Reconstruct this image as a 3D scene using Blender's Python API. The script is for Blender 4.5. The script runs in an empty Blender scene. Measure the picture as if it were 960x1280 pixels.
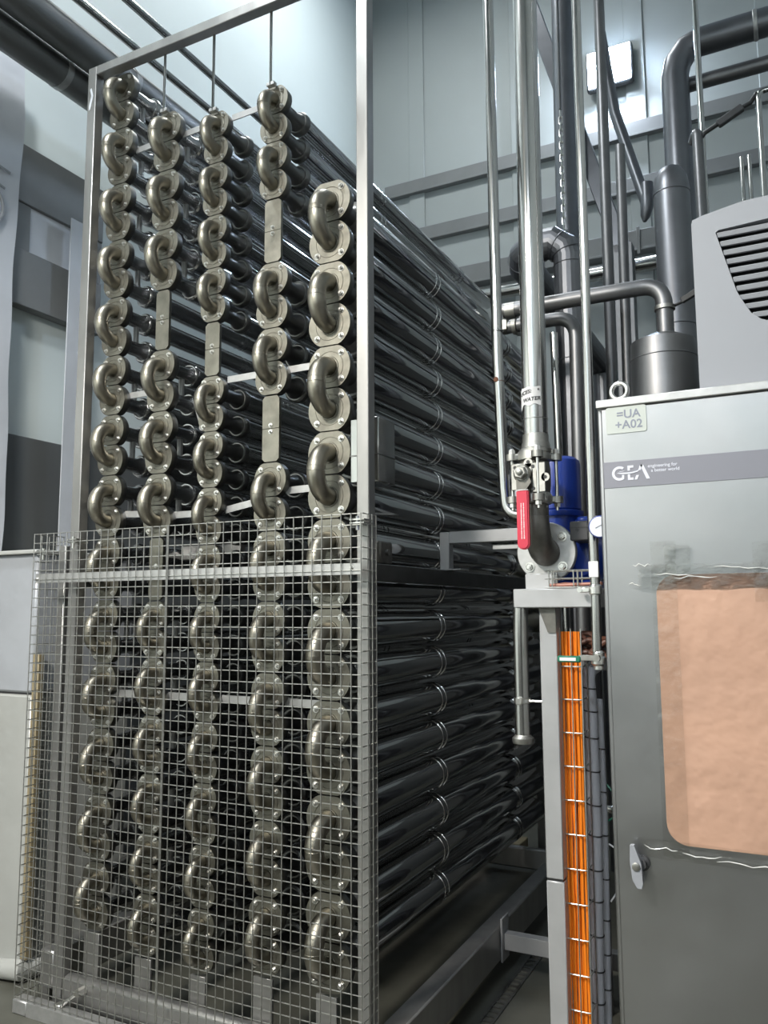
import bpy, bmesh, math, random
from mathutils import Vector, Matrix
random.seed(7)
PI = math.pi
scn = bpy.context.scene
COL = scn.collection

# ------------------------------------------------------------------ materials
def mat(name, color, rough=0.5, metal=0.0, bump=None, var=None, rvar=None, stretch=None, spec=None, coat=0.0, aniso=0.0, emit=None):
    m = bpy.data.materials.new(name); m.use_nodes = True
    nt = m.node_tree; b = nt.nodes['Principled BSDF']
    b.inputs['Base Color'].default_value = (*color, 1)
    b.inputs['Roughness'].default_value = rough
    b.inputs['Metallic'].default_value = metal
    if spec is not None: b.inputs['Specular IOR Level'].default_value = spec
    if coat: b.inputs['Coat Weight'].default_value = coat; b.inputs['Coat Roughness'].default_value = 0.08
    if emit:
        b.inputs['Emission Color'].default_value = (*emit[0], 1); b.inputs['Emission Strength'].default_value = emit[1]
    tc = nt.nodes.new('ShaderNodeTexCoord'); mp = nt.nodes.new('ShaderNodeMapping')
    nt.links.new(tc.outputs['Object'], mp.inputs['Vector'])
    if stretch: mp.inputs['Scale'].default_value = stretch
    def noise(scale, detail=4, rgh=0.55):
        n = nt.nodes.new('ShaderNodeTexNoise'); n.inputs['Scale'].default_value = scale
        n.inputs['Detail'].default_value = detail; n.inputs['Roughness'].default_value = rgh
        nt.links.new(mp.outputs['Vector'], n.inputs['Vector']); return n
    if var:      # (scale, amount[, colour2])
        n = noise(var[0]); mx = nt.nodes.new('ShaderNodeMix'); mx.data_type = 'RGBA'
        c2 = var[2] if len(var) > 2 else tuple(c * (1 - var[1]) for c in color)
        mx.inputs[6].default_value = (*color, 1); mx.inputs[7].default_value = (*c2, 1)
        rp = nt.nodes.new('ShaderNodeMapRange'); rp.inputs[1].default_value = .38; rp.inputs[2].default_value = .66
        nt.links.new(n.outputs['Fac'], rp.inputs[0]); nt.links.new(rp.outputs[0], mx.inputs[0])
        nt.links.new(mx.outputs[2], b.inputs['Base Color'])
    if rvar:     # (scale, lo, hi)
        n = noise(rvar[0]); rp = nt.nodes.new('ShaderNodeMapRange')
        rp.inputs[1].default_value = .3; rp.inputs[2].default_value = .7
        rp.inputs[3].default_value = rvar[1]; rp.inputs[4].default_value = rvar[2]
        nt.links.new(n.outputs['Fac'], rp.inputs[0]); nt.links.new(rp.outputs[0], b.inputs['Roughness'])
    if bump:     # (scale, strength, distance[, detail])
        n = noise(bump[0], bump[3] if len(bump) > 3 else 3); bp = nt.nodes.new('ShaderNodeBump')
        bp.inputs['Strength'].default_value = bump[1]; bp.inputs['Distance'].default_value = bump[2]
        nt.links.new(n.outputs['Fac'], bp.inputs['Height']); nt.links.new(bp.outputs['Normal'], b.inputs['Normal'])
    return m

M = {}
M['frame'] = mat('satin_stainless', (.345, .34, .33), .38, .75, var=(9, .18), rvar=(14, .32, .46), stretch=(1, 1, .25))
M['stand'] = mat('stand_grey_steel', (.42, .42, .425), .42, .45, var=(7, .12))
M['polished'] = mat('polished_stainless', (.57, .57, .57), .07, 1, bump=(5.5, .22, .012, 0), rvar=(6, .05, .10))
M['satin'] = mat('satin_tube_steel', (.42, .42, .42), .24, 1, rvar=(6, .18, .30), stretch=(1, .3, 1))
M['elbow'] = mat('elbow_stainless', (.345, .322, .27), .36, 1, var=(9, .28), rvar=(12, .30, .46))
M['flange'] = mat('flange_stainless', (.255, .245, .208), .46, 1, var=(14, .3), rvar=(20, .38, .56))
M['backing']  = mat('dark_forged_steel', (.20, .20, .195), .38, 1, var=(10, .2))
M['bolt']     = mat('bright_bolt_steel', (.70, .69, .66), .28, 1)
M['wire'] = mat('galvanised_wire', (.50, .50, .475), .40, .9, var=(60, .25))
M['galv'] = mat('galvanised_bar', (.46, .46, .455), .45, .7, var=(30, .15))
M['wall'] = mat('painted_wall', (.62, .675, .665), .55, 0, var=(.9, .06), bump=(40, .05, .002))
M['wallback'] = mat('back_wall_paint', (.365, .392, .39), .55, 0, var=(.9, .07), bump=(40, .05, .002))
M['wallgrey'] = mat('grey_wall_panel', (.10, .105, .105), .5, 0, var=(2, .1))
M['ceiling']  = mat('ceiling_paint', (.34, .37, .37), .7, 0)
M['walldark'] = mat('dark_reflection_panel', (.03, .031, .032), .7, 0)  # near black, for the unseen panel that the tubes reflect
M['floor'] = mat('epoxy_floor', (.095, .095, .078), .42, 0, var=(2.2, .35), rvar=(3, .3, .55), bump=(30, .05, .002))
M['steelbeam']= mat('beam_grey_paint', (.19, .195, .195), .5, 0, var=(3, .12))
M['insul'] = mat('insulation_cladding', (.19, .195, .21), .38, .9, var=(4, .15), bump=(6, .12, .01))
M['duct']     = mat('duct_cladding', (.26, .26, .255), .48, 1, var=(3, .15))
M['pipe'] = mat('pipe_stainless', (.50, .495, .48), .17, 1, rvar=(8, .12, .24), stretch=(1, 1, .2))
M['pipedull'] = mat('dull_pipe_steel', (.21, .21, .215), .42, .9, var=(6, .15))
M['cast']     = mat('cast_steel', (.17, .165, .15), .5, .85, var=(30, .25), bump=(60, .15, .001))
M['castlight']= mat('cast_stainless', (.38, .375, .35), .45, 1, var=(25, .25), bump=(50, .1, .001))
M['blue']     = mat('blue_paint', (.008, .035, .26), .36, 0, bump=(14, .08, .004), coat=.3)
M['red']      = mat('red_vinyl', (.52, .025, .055), .42, 0)
M['green']    = mat('green_vinyl', (.01, .14, .08), .4, 0)
M['white']    = mat('white_print', (.72, .72, .72), .5, 0)
M['dial']     = mat('white_dial', (.62, .65, .72), .35, 0)
M['black']    = mat('black_plastic', (.018, .018, .019), .45, 0)
M['charcoal'] = mat('charcoal_box', (.055, .055, .058), .55, 0, var=(30, .2))
M['orange']   = mat('orange_cable', (.85, .22, .012), .45, 0)
M['brown']    = mat('brown_cable', (.115, .045, .028), .5, 0, var=(20, .35))
M['pink']     = mat('pink_cable', (.45, .20, .15), .5, 0)
M['hose'] = mat('grey_conduit', (.42, .43, .47), .5, 0, var=(8, .12))
M['cabinet'] = mat('brushed_cabinet', (.40, .40, .405), .34, 1, rvar=(5, .29, .42), bump=(7, .05, .004), var=(3, .08))
M['band']     = mat('grey_band', (.21, .21, .24), .42, .25)
M['logo']     = mat('logo_white', (.62, .63, .70), .5, 0)
M['plate']    = mat('label_plate', (.46, .49, .46), .5, 0)
M['engrave'] = mat('engraved_grey', (.20, .215, .27), .5, 0)
M['card'] = mat('cardboard', (.50, .302, .212), .6, 0, var=(5, .14), bump=(11, .5, .014), coat=.35)
M['ac'] = mat('cooler_grey', (.27, .28, .305), .5, 0, bump=(80, .04, .001))
M['wrap'] = mat('white_wrapped_panel', (.40, .405, .385), .30, 0, var=(3, .08), bump=(4, .35, .03), coat=.4)
M['sheet'] = mat('hanging_sheet', (.60, .62, .66), .35, 0, var=(2, .1), bump=(3, .3, .03))
M['ink'] = mat('faded_ink', (.30, .31, .325), .5, 0)
M['marker']   = mat('marker_ink', (.02, .02, .022), .5, 0)
M['paper']    = mat('paper_label', (.58, .58, .58), .55, 0, bump=(30, .1, .001))
M['wrapcool'] = mat('cool_wrapped_panel', (.37, .385, .41), .30, 0, var=(3, .08), bump=(4, .35, .03), coat=.4)
M['wood'] = mat('pale_wood', (.27, .22, .13), .6, 0, var=(8, .3))
M['lamp']     = mat('lamp_glow', (1, 1, 1), .4, 0, emit=((.62, .78, 1.0), 120))
M['lampwarm'] = mat('hall_lamp_glow', (1, 1, 1), .4, 0, emit=((1.0, .97, .90), 6))
M['rust']     = mat('rust_spot', (.12, .045, .02), .7, .2)

M['crease'] = mat('tape_crease_glint', (.62, .62, .60), .12, 0, coat=1.0)  # white colour paints the glints along the tape's wrinkles

def tape_material():
    m = bpy.data.materials.new('clear_tape'); m.use_nodes = True; nt = m.node_tree
    for n in list(nt.nodes): nt.nodes.remove(n)
    out = nt.nodes.new('ShaderNodeOutputMaterial'); mix = nt.nodes.new('ShaderNodeMixShader')
    tr = nt.nodes.new('ShaderNodeBsdfTransparent'); gl = nt.nodes.new('ShaderNodeBsdfGlossy')
    tr.inputs['Color'].default_value = (.93, .93, .92, 1)
    gl.inputs['Roughness'].default_value = .1
    tc = nt.nodes.new('ShaderNodeTexCoord'); n = nt.nodes.new('ShaderNodeTexNoise'); n.inputs['Scale'].default_value = 26
    n.inputs['Detail'].default_value = 5
    bp = nt.nodes.new('ShaderNodeBump'); bp.inputs['Strength'].default_value = .6; bp.inputs['Distance'].default_value = .012
    nt.links.new(tc.outputs['Object'], n.inputs['Vector']); nt.links.new(n.outputs['Fac'], bp.inputs['Height'])
    nt.links.new(bp.outputs['Normal'], gl.inputs['Normal'])
    fr = nt.nodes.new('ShaderNodeFresnel'); fr.inputs['IOR'].default_value = 1.5
    nt.links.new(bp.outputs['Normal'], fr.inputs['Normal'])
    ad = nt.nodes.new('ShaderNodeMath'); ad.operation = 'ADD'; ad.inputs[1].default_value = .02
    nt.links.new(fr.outputs[0], ad.inputs[0]); nt.links.new(ad.outputs[0], mix.inputs[0])
    nt.links.new(tr.outputs[0], mix.inputs[1]); nt.links.new(gl.outputs[0], mix.inputs[2])
    nt.links.new(mix.outputs[0], out.inputs[0]); return m
M['tape'] = tape_material()

# ------------------------------------------------------------------ mesh builder
def V(*a): return Vector(a[0]) if len(a) == 1 else Vector(a)
class MB:
    def __init__(s): s.v = []; s.f = []
    def add(s, vs, fs):
        o = len(s.v); s.v += [tuple(v) for v in vs]; s.f += [tuple(i + o for i in f) for f in fs]; return s
    def frombm(s, bm, mtx=None):
        bm.verts.ensure_lookup_table(); bm.verts.index_update()
        s.add([(mtx @ v.co) if mtx else v.co for v in bm.verts], [[v.index for v in f.verts] for f in bm.faces]); bm.free(); return s
    def box(s, x0, x1, y0, y1, z0, z1, bev=0.0, mtx=None, seg=1):
        bm = bmesh.new(); bmesh.ops.create_cube(bm, size=1)
        bmesh.ops.scale(bm, vec=(x1 - x0, y1 - y0, z1 - z0), verts=bm.verts)
        bmesh.ops.translate(bm, vec=((x0 + x1) / 2, (y0 + y1) / 2, (z0 + z1) / 2), verts=bm.verts)
        if bev: bmesh.ops.bevel(bm, geom=list(bm.edges), offset=bev, segments=seg, affect='EDGES', profile=.5)
        return s.frombm(bm, mtx)
    def bar(s, p0, p1, w, h, bev=0.0):
        p0, p1 = V(p0), V(p1); d = p1 - p0; L = d.length
        m = Matrix.Translation((p0 + p1) / 2) @ d.to_track_quat('Y', 'Z').to_matrix().to_4x4()
        return s.box(-w / 2, w / 2, -L / 2, L / 2, -h / 2, h / 2, bev, m)
    def tube(s, path, r, n=14, caps=True):
        P = [V(p) for p in path]; k = len(P); R = r if isinstance(r, (list, tuple)) else [r] * k
        t = []
        for i in range(k):
            a = (P[min(i + 1, k - 1)] - P[max(i - 1, 0)]); t.append(a.normalized())
        u = t[0].orthogonal().normalized(); vs = []; fs = []
        for i in range(k):
            u = (u - t[i] * u.dot(t[i])).normalized(); w = t[i].cross(u)
            for j in range(n):
                a = 2 * PI * j / n; vs.append(P[i] + (u * math.cos(a) + w * math.sin(a)) * R[i])
        for i in range(k - 1):
            for j in range(n):
                a = i * n + j; b = i * n + (j + 1) % n; fs.append((a, b, b + n, a + n))
        if caps: fs.append(tuple(range(n - 1, -1, -1))); fs.append(tuple((k - 1) * n + j for j in range(n)))
        return s.add(vs, fs)
    def cyl(s, p0, p1, r, n=16, r2=None): return s.tube([p0, p1], [r, r if r2 is None else r2], n)
    def lathe(s, prof, origin=(0, 0, 0), axis=(0, 0, 1), n=24):
        o = V(origin); ax = V(axis).normalized(); u = ax.orthogonal().normalized(); w = ax.cross(u); vs = []; fs = []
        for (r, h) in prof:
            for j in range(n):
                a = 2 * PI * j / n; vs.append(o + ax * h + (u * math.cos(a) + w * math.sin(a)) * max(r, 1e-5))
        k = len(prof)
        for i in range(k - 1):
            for j in range(n):
                a = i * n + j; b = i * n + (j + 1) % n; fs.append((a, b, b + n, a + n))
        fs.append(tuple(range(n - 1, -1, -1))); fs.append(tuple((k - 1) * n + j for j in range(n)))
        return s.add(vs, fs)
    def prism(s, outline, y0, y1):      # outline of (x,z), extruded along Y
        n = len(outline); vs = [(x, y0, z) for x, z in outline] + [(x, y1, z) for x, z in outline]
        fs = [tuple(range(n)), tuple(range(2 * n - 1, n - 1, -1))]
        for i in range(n):
            j = (i + 1) % n; fs.append((i, i + n, j + n, j))
        return s.add(vs, fs)
    def ring(s, c, axis, R, r, n=28, m=8):
        c = V(c); ax = V(axis).normalized(); u = ax.orthogonal().normalized(); w = ax.cross(u); vs = []; fs = []
        for i in range(n):
            a = 2 * PI * i / n; d = u * math.cos(a) + w * math.sin(a)
            for j in range(m):
                b = 2 * PI * j / m; vs.append(c + d * (R + r * math.cos(b)) + ax * r * math.sin(b))
        for i in range(n):
            for j in range(m):
                fs.append((i * m + j, ((i + 1) % n) * m + j, ((i + 1) % n) * m + (j + 1) % m, i * m + (j + 1) % m))
        return s.add(vs, fs)
    def mesh(s, name, m, angle=38):
        me = bpy.data.meshes.new(name); me.from_pydata(s.v, [], s.f); me.validate()
        bm = bmesh.new(); bm.from_mesh(me); bmesh.ops.recalc_face_normals(bm, faces=bm.faces); bm.to_mesh(me); bm.free()
        for p in me.polygons: p.use_smooth = True
        me.set_sharp_from_angle(angle=math.radians(angle)); me.materials.append(m); me.update(); return me
    def build(s, name, m, parent=None, loc=None, angle=38):
        return link(name, s.mesh(name, m, angle), parent, loc)

def link(name, me, parent=None, loc=None):
    o = bpy.data.objects.new(name, me); COL.objects.link(o)
    if parent: o.parent = parent
    if loc is not None: o.location = loc
    return o
def tag(o, label, cat, group=None, kind=None):
    o['label'] = label; o['category'] = cat
    if group: o['group'] = group
    if kind: o['kind'] = kind
    return o
def thing(name, label, cat, loc=(0, 0, 0), group=None, rotz=0):
    o = bpy.data.objects.new(name, None); COL.objects.link(o); o.location = loc; o.rotation_euler = (0, 0, rotz)
    o.empty_display_size = .05
    return tag(o, label, cat, group)
def struct(name, mb, m, label=None):
    o = mb.build(name, m); o['kind'] = 'structure'
    if label: o['label'] = label
    return o
def kids(o): return [c for c in o.children]
def copy_tree(o, parent=None):
    c = o.copy(); COL.objects.link(c)
    if parent: c.parent = parent
    for ch in kids(o): copy_tree(ch, c)
    return c
def arc(c, u, v, R, a0, a1, n=10):       # points c + R*(cos*u + sin*v)
    c, u, v = V(c), V(u), V(v)
    return [c + (u * math.cos(a0 + (a1 - a0) * i / n) + v * math.sin(a0 + (a1 - a0) * i / n)) * R for i in range(n + 1)]
def bend_path(pts, R, n=8):              # polyline with rounded corners
    P = [V(p) for p in pts]; out = [P[0]]
    for i in range(1, len(P) - 1):
        a = (P[i - 1] - P[i]); b = (P[i + 1] - P[i]); la, lb = a.length, b.length; a.normalize(); b.normalize()
        ang = a.angle(b); d = min(R / math.tan(ang / 2), la * .48, lb * .48)
        p0, p1 = P[i] + a * d, P[i] + b * d
        for k in range(n + 1):
            t = k / n; out.append(p0 * (1 - t) ** 2 * 1 + P[i] * 2 * t * (1 - t) + p1 * t * t)
    out.append(P[-1]); return out
def text_mesh(txt, size, bold=0.0, extrude=.0006, shear=0.0, align='LEFT', spacing=1.0):
    cu = bpy.data.curves.new('text', 'FONT'); cu.body = txt; cu.size = size; cu.offset = bold; cu.extrude = extrude
    cu.shear = shear; cu.align_x = align; cu.space_character = spacing
    ob = bpy.data.objects.new('tmp_text', cu); COL.objects.link(ob)
    dg = bpy.context.evaluated_depsgraph_get(); me = bpy.data.meshes.new_from_object(ob.evaluated_get(dg))
    bpy.data.objects.remove(ob); bpy.data.curves.remove(cu); return me
def text(name, txt, size, m, parent, loc, rot=(PI / 2, 0, 0), **kw):     # default faces -Y
    me = text_mesh(txt, size, **kw); me.materials.clear(); me.materials.append(m)
    o = link(name, me, parent, loc); o.rotation_euler = rot; return o

ORD = ['first', 'second', 'third', 'fourth', 'fifth', 'sixth', 'seventh', 'eighth', 'ninth', 'tenth', 'eleventh', 'twelfth', 'thirteenth', 'fourteenth', 'fifteenth']

# ------------------------------------------------------------------ the hall
WX, BY, CZ, RX = -2.62, 5.0, 9.0, 2.2
struct('floor', MB().box(WX - .1, RX + .1, -6.1, BY + .1, -.12, 0), M['floor'])
struct('ceiling', MB().box(WX - .1, RX + .1, -6.1, BY + .1, CZ, CZ + .1), M['ceiling'])
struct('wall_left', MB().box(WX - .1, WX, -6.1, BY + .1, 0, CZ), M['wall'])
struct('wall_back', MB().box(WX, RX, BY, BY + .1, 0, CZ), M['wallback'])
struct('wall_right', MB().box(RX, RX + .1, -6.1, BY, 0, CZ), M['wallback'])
struct('wall_front', MB().box(WX, RX, -6.1, -6.0, 0, CZ), M['wall'])
struct('trim_1', MB().box(WX, WX + .03, -1.2, BY, 0, 2.65, .004), M['wallgrey'])
struct('trim_11', MB().box(WX, RX, BY - .03, BY, 0, 2.65, .004), M['wallgrey'])
struct('trim_12', MB().box(WX, RX, -6.0, -5.97, 0, 1.5, .004), M['wallgrey'])  # added on the unseen wall to darken the lower cabinet reflection
struct('trim_13', MB().box(RX - .03, RX, -5.97, BY - .03, 0, 3.0, .004), M['walldark'])  # added unseen panel, kept dark so the polished tubes reflect dark
# panel joints of the back wall
for i, x in enumerate((-2.05, -.9, .25, 1.4)):
    struct('trim_%d' % (i + 2), MB().box(x - .09, x + .09, BY - .02, BY, 2.65, CZ, .006), M['wallback'])

# grey raised bands along the side wall, with upright bars between them
t = thing('wall_banding', 'grey raised bands and upright bars along the pale side wall behind a hanging sheet', 'banding', (WX, .7, 3.3))
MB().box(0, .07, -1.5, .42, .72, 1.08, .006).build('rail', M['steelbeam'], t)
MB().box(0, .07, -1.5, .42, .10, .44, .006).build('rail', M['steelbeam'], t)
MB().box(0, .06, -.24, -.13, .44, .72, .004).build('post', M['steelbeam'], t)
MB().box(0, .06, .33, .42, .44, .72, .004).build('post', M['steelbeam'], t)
MB().prism([(0, 0), (.05, 0), (.05, .28), (0, .28)], -.13, .33).build('infill_panel', M['sheet'], t, (0, 0, .44))

# hanging printed sheet at the frame's edge
t = thing('printed_sheet', 'pale hanging plastic sheet with faded grey print beside the side wall', 'plastic sheet', (-2.50, -.6, 1.95))
mb = MB(); ny, nz = 16, 44; vs = []; fs = []
for side in (0, 1):
    for i in range(nz + 1):
        for j in range(ny + 1):
            y = j / ny * (1.03 + .010 * math.sin(i * .21) + .004 * math.sin(i * .7))
            x = .004 * math.sin(y * 9 + i * .1) + .004 * math.sin(i * .37) + side * .003
            vs.append((x, y, i / nz * 2.85))
N1 = (ny + 1) * (nz + 1)
for i in range(nz):
    for j in range(ny):
        a = i * (ny + 1) + j; fs.append((a, a + 1, a + ny + 2, a + ny + 1)); fs.append((a + N1, a + ny + 1 + N1, a + ny + 2 + N1, a + 1 + N1))
for j in range(ny):
    fs.append((j, j + N1, j + 1 + N1, j + 1)); a = nz * (ny + 1) + j; fs.append((a, a + 1, a + 1 + N1, a + N1))
for i in range(nz):
    a = i * (ny + 1) + ny; fs.append((a, a + N1, a + N1 + ny + 1, a + ny + 1)); a = i * (ny + 1); fs.append((a, a + ny + 1, a + N1 + ny + 1, a + N1))
mb.add(vs, fs).build('sheet', M['sheet'], t)
mb = MB()
mb.ring((.015, .80, 1.93), (1, 0, 0), .125, .009, 36, 6); mb.ring((.015, .80, 1.93), (1, 0, 0), .085, .006, 36, 6)
mb.bar((.015, .66, 2.20), (.015, .96, 2.16), .006, .014); mb.bar((.015, .70, 2.20), (.015, .70, 2.08), .006, .012)
mb.bar((.015, .74, 2.10), (.015, .93, 2.055), .006, .012); mb.bar((.015, .64, 2.27), (.015, .75, 2.25), .006, .02)
mb.build('print', M['ink'], t)
# narrow strip of film beside the exchanger post
t2 = MB().box(-.004, .004, -.05, .06, 0, 2.3, .002)
tag(t2.build('hanging_film', M['sheet'], None, (-2.50, .86, 1.75)), 'narrow bluish plastic strip hanging behind the far corner post', 'plastic strip')

# big clad ducts and small pipes along the side wall
def hang(mb, x, y, z, r, top=None):
    mb.tube([(x, y, z + r - .002), (x, y, CZ)], .008, 6)
def wallpipe(name, label, x, z, r, y0, y1, m, n=24, bands=()):
    t = thing(name, label, 'pipe', (x, y0, z))
    MB().cyl((0, 0, 0), (0, y1 - y0, 0), r, n).build('pipe_run', m, t)
    for y in bands: MB().cyl((0, y - y0 - .02, 0), (0, y - y0 + .02, 0), r * 1.035, n).build('clamp_band', M['galv'], t)
    for y in (y0 + .3,):
        MB().tube([(0, y - y0, r - .002), (0, y - y0, CZ - z)], .008, 6).build('hanger_rod', M['galv'], t)
    return t
wallpipe('clad_duct', 'big grey clad duct, the upper one, passing behind the top of the exchanger', -2.1, 4.83, .095, -2.2, 4.95, M['duct'], 28, (.85, 2.2))
wallpipe('clad_duct', 'big grey clad duct, the lower one, running along the side wall', -2.28, 4.742, .092, -2.2, 4.95, M['duct'], 28, (.5,))
wallpipe('overhead_pipe', 'thin steel pipe overhead, the one next to the clad ducts', -1.98, 4.98, .024, -2.2, 4.95, M['pipe'])
wallpipe('overhead_pipe', 'thin steel pipe overhead, the one farther from the clad ducts', -1.7, 4.935, .022, -2.2, 4.95, M['pipe'])

# wrapped white cabinet beside the mesh guard
t = thing('wrapped_cabinet', 'white cabinet wrapped in plastic film standing beside the mesh guard', 'cabinet', (-2.2, .45, 0))
MB().box(-.36, .355, -.32, .3, .02, 1.258, .012).build('lower_panel', M['wrap'], t)
MB().box(-.36, .36, -.325, .3, 1.266, 1.92, .01).build('upper_panel', M['wrapcool'], t)
MB().box(-.36, .34, -.31, .29, 1.255, 1.27).build('seam', M['charcoal'], t)
MB().box(-.37, .372, -.35, .31, 1.915, 1.935, .004).build('top_board', M['wrap'], t)
MB().box(.358, .398, -.33, -.30, .10, 1.45, .003).build('wooden_batten', M['wood'], t)
MB().tube([(-.33, -.325, .03), (-.1, -.345, .05), (.15, -.34, .035), (.37, -.33, .055), (.385, -.2, .04)], [.035, .045, .04, .045, .03], 10).build('loose_wrap', M['wrap'], t)

# ------------------------------------------------------------------ exchanger
FY = .07                                     # flange face plane
COLS = {                                     # x, [slots from the top: (z_top, z_bottom, kind)]
    'A': -1.345, 'B': -1.062, 'C': -.783, 'D': -.481, 'E': -.209}
def stack(z, spec):
    out = []
    for n, h, k in spec:
        for i in range(n): out.append((z, z - h, k)); z -= h
    return out
SL = {
    'A': stack(4.165, [(14, .2745, 'bend')]),
    'B': stack(3.887, [(3, .2785, 'bend'), (1, .276, 'plate'), (3, .2735, 'bend'), (1, .270, 'plate'), (6, .2355, 'bend')]),
    'C': stack(3.806, [(4, .2372, 'bend'), (1, .2372, 'plate'), (10, .2362, 'bend')]),
    'D': stack(3.830, [(2, .249, 'bend'), (1, .276, 'plate'), (2, .277, 'bend'), (1, .275, 'plate'), (7, .2742, 'bend')]),
    'E': stack(3.338, [(9, .3377, 'bend')])}
CN = {'A': 'the unbroken column of fourteen', 'B': 'the twice-plated column', 'C': 'the once-plated column of fourteen',
      'D': 'the column topped by small bends', 'E': 'the big-bore column'}

protoB, protoT = {}, {}
def flange_outline(r, p, n=36):
    h = .485 * p; o = []
    for i in range(n):
        a = 2 * PI * (i + .5) / n; o.append((r * math.cos(a), max(-h, min(h, r * math.sin(a)))))
    return o
def bolt_mesh(s, y=0):
    mb = MB(); mb.lathe([(s * 1.35, 0), (s * 1.35, -s * .25)], (0, 0, 0), (0, 1, 0), 12)
    mb.lathe([(s, -s * .25), (s, -s * .95), (s * .8, -s * 1.1)], (0, 0, 0), (0, 1, 0), 6)
    mb.lathe([(s * .55, -s * 1.1), (s * .5, -s * 1.6)], (0, 0, 0), (0, 1, 0), 8); return mb
def bend_proto(key, p, big):
    """meshes for one U-bend joining two tubes a pitch p apart"""
    r = .55 * p; rp = (.205 if big else .215) * p; R = p / 2
    mb = MB(); path = [V(0, 0, R), V(0, -.012, R)] + [V(0, -.012 - R * .98 * math.sin(a), R * math.cos(a)) for a in [PI * i / 20 for i in range(1, 20)]] + [V(0, -.012, -R), V(0, 0, -R)]
    mb.tube(path, rp, 20)
    k = len(path) // 2
    mb.ring(path[k], path[k + 1] - path[k - 1], rp, rp * .035, 24, 6); mb.ring(path[k - 1], path[k] - path[k - 2], rp, rp * .02, 24, 6)
    elbow = mb.mesh('elbow', M['elbow'])
    mb = MB(); mb.prism(flange_outline(r, p), 0, .018)
    mb.ring((0, -.0005, 0), (0, 1, 0), rp * 1.12, rp * .09, 28, 6); mb.ring((0, 0, 0), (0, 1, 0), r * .66, .0022, 32, 6)
    fl = mb.mesh('flange', M['flange'])
    bs = .0098 if big else .0078
    bo = bolt_mesh(bs).mesh('bolt', M['bolt'])
    return elbow, fl, bo, r, R
def make_bend(key, p, big, label, loc, group, cat='pipe bend'):
    el, fl, bo, r, R = protoB.setdefault((key), bend_proto(key, p, big))
    t = thing('return_bend', label, cat, loc, group)
    link('elbow', el, t)
    for s in (1, -1):
        f = link('flange', fl, t, (0, 0, s * R))
        for a in (.76, 2.38, 3.90, 5.52):
            link('bolt', bo, f, (r * .80 * math.cos(a), 0, r * .80 * math.sin(a)))
    return t
L_TUBE = 2.62
def tube_proto(p, kind):
    r = .55 * p; rs = {'A': .34, 'B': .35, 'C': .37, 'D': .37, 'E': .435}[kind] * p; rn = .24 * p
    e = MB().prism(flange_outline(r * .985, p), .018, .036).mesh('end_flange', M['backing'])
    nk = MB().lathe([(rn * 1.5, .036), (rn, .055), (rn, .15), (rs * .96, .185)], (0, 0, 0), (0, 1, 0), 20).mesh('neck', M['satin'] if kind in 'AB' else M['backing'])
    cl = MB().lathe([(rs * 1.0, .178), (rs * 1.13, .186), (rs * 1.13, .208), (rs * 1.0, .214)], (0, 0, 0), (0, 1, 0), 24).mesh('collar', M['satin'] if kind in 'AB' else M['backing'])
    sh = MB().lathe([(rs, .20), (rs, L_TUBE - .10), (rs * .75, L_TUBE - .05), (rn, L_TUBE)], (0, 0, 0), (0, 1, 0), 40).mesh('shell', M['satin'] if kind in 'AB' else M['polished'])
    rg = MB(); w = .012
    for dy in (-.022, .022): rg.lathe([(rs, dy - w / 2), (rs * 1.035, dy - w / 3), (rs * 1.035, dy + w / 3), (rs, dy + w / 2)], (0, 0, 0), (0, 1, 0), 36)
    rg = rg.mesh('clamp_ring', M['polished'])
    jp = MB().cyl((0, .135, -rn * .8), (0, .135, -p + rn * .8), .013, 10).mesh('jumper_pipe', M['galv'])
    return e, nk, cl, sh, rg, jp
def make_tube(kind, p, label, loc, upper, pk):
    e, nk, cl, sh, rg, jp = protoT.setdefault(pk, tube_proto(p, kind))
    t = thing('exchanger_tube', label, 'tube', loc, 'polished tubes of the heat exchanger')
    link('end_flange', e, t); link('neck', nk, t); link('collar', cl, t); link('shell', sh, t)
    for y in (.93, 2.04): link('clamp_ring', rg, t, (0, y, 0))
    if upper and kind in 'AB':
        tag(link('jumper_pipe', jp, None, loc), label.replace('tube behind the upper flange of', 'short upright jumper pipe behind'), 'pipe', 'jumper pipes of the exchanger')
    return t

fr = thing('exchanger_rack', 'tall stainless frame of square posts holding the stacked exchanger tubes', 'frame', (0, 0, 0))
for (x0, x1, y0, nm) in ((-.05, 0, 0, 'post'), (-1.496, -1.444, 0, 'post'), (-.05, 0, 2.55, 'post'), (-1.496, -1.444, 2.55, 'post')):
    MB().box(x0, x1, y0, y0 + .05, 0, 4.196 if y0 == 0 else 1.82, .003).build(nm, M['frame'], fr)
MB().box(-1.444, -.05, 0, .05, 4.152, 4.196, .003).build('top_beam', M['frame'], fr)
for x in (-.05, -1.496):
    MB().box(x, x + .05, .05, 2.55, 1.748, 1.812, .003).build('side_rail', M['backing'], fr)
    x2 = x + .05 if x > -1 else x - .08
    MB().box(x2, x2 + .08, .0, 2.62, .085, .235, .006).build('base_rail', M['frame'], fr)
MB().box(-1.444, -.05, 0, .055, .03, .155, .022, seg=3).build('base_beam', M['frame'], fr)
MB().box(-1.444, -.05, 2.55, 2.60, .03, .155, .01).build('base_beam', M['frame'], fr)
MB().box(-1.30, -.95, .50, .55, 1.885, 1.955, .004).build('cross_beam', M['frame'], fr)
for x in (-.03, -1.47):
    MB().lathe([(.05, 0), (.05, .012), (.018, .016), (.018, .035)], (x, .025, -.0), (0, 0, 1), 16).build('levelling_foot', M['castlight'], fr)
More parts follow.
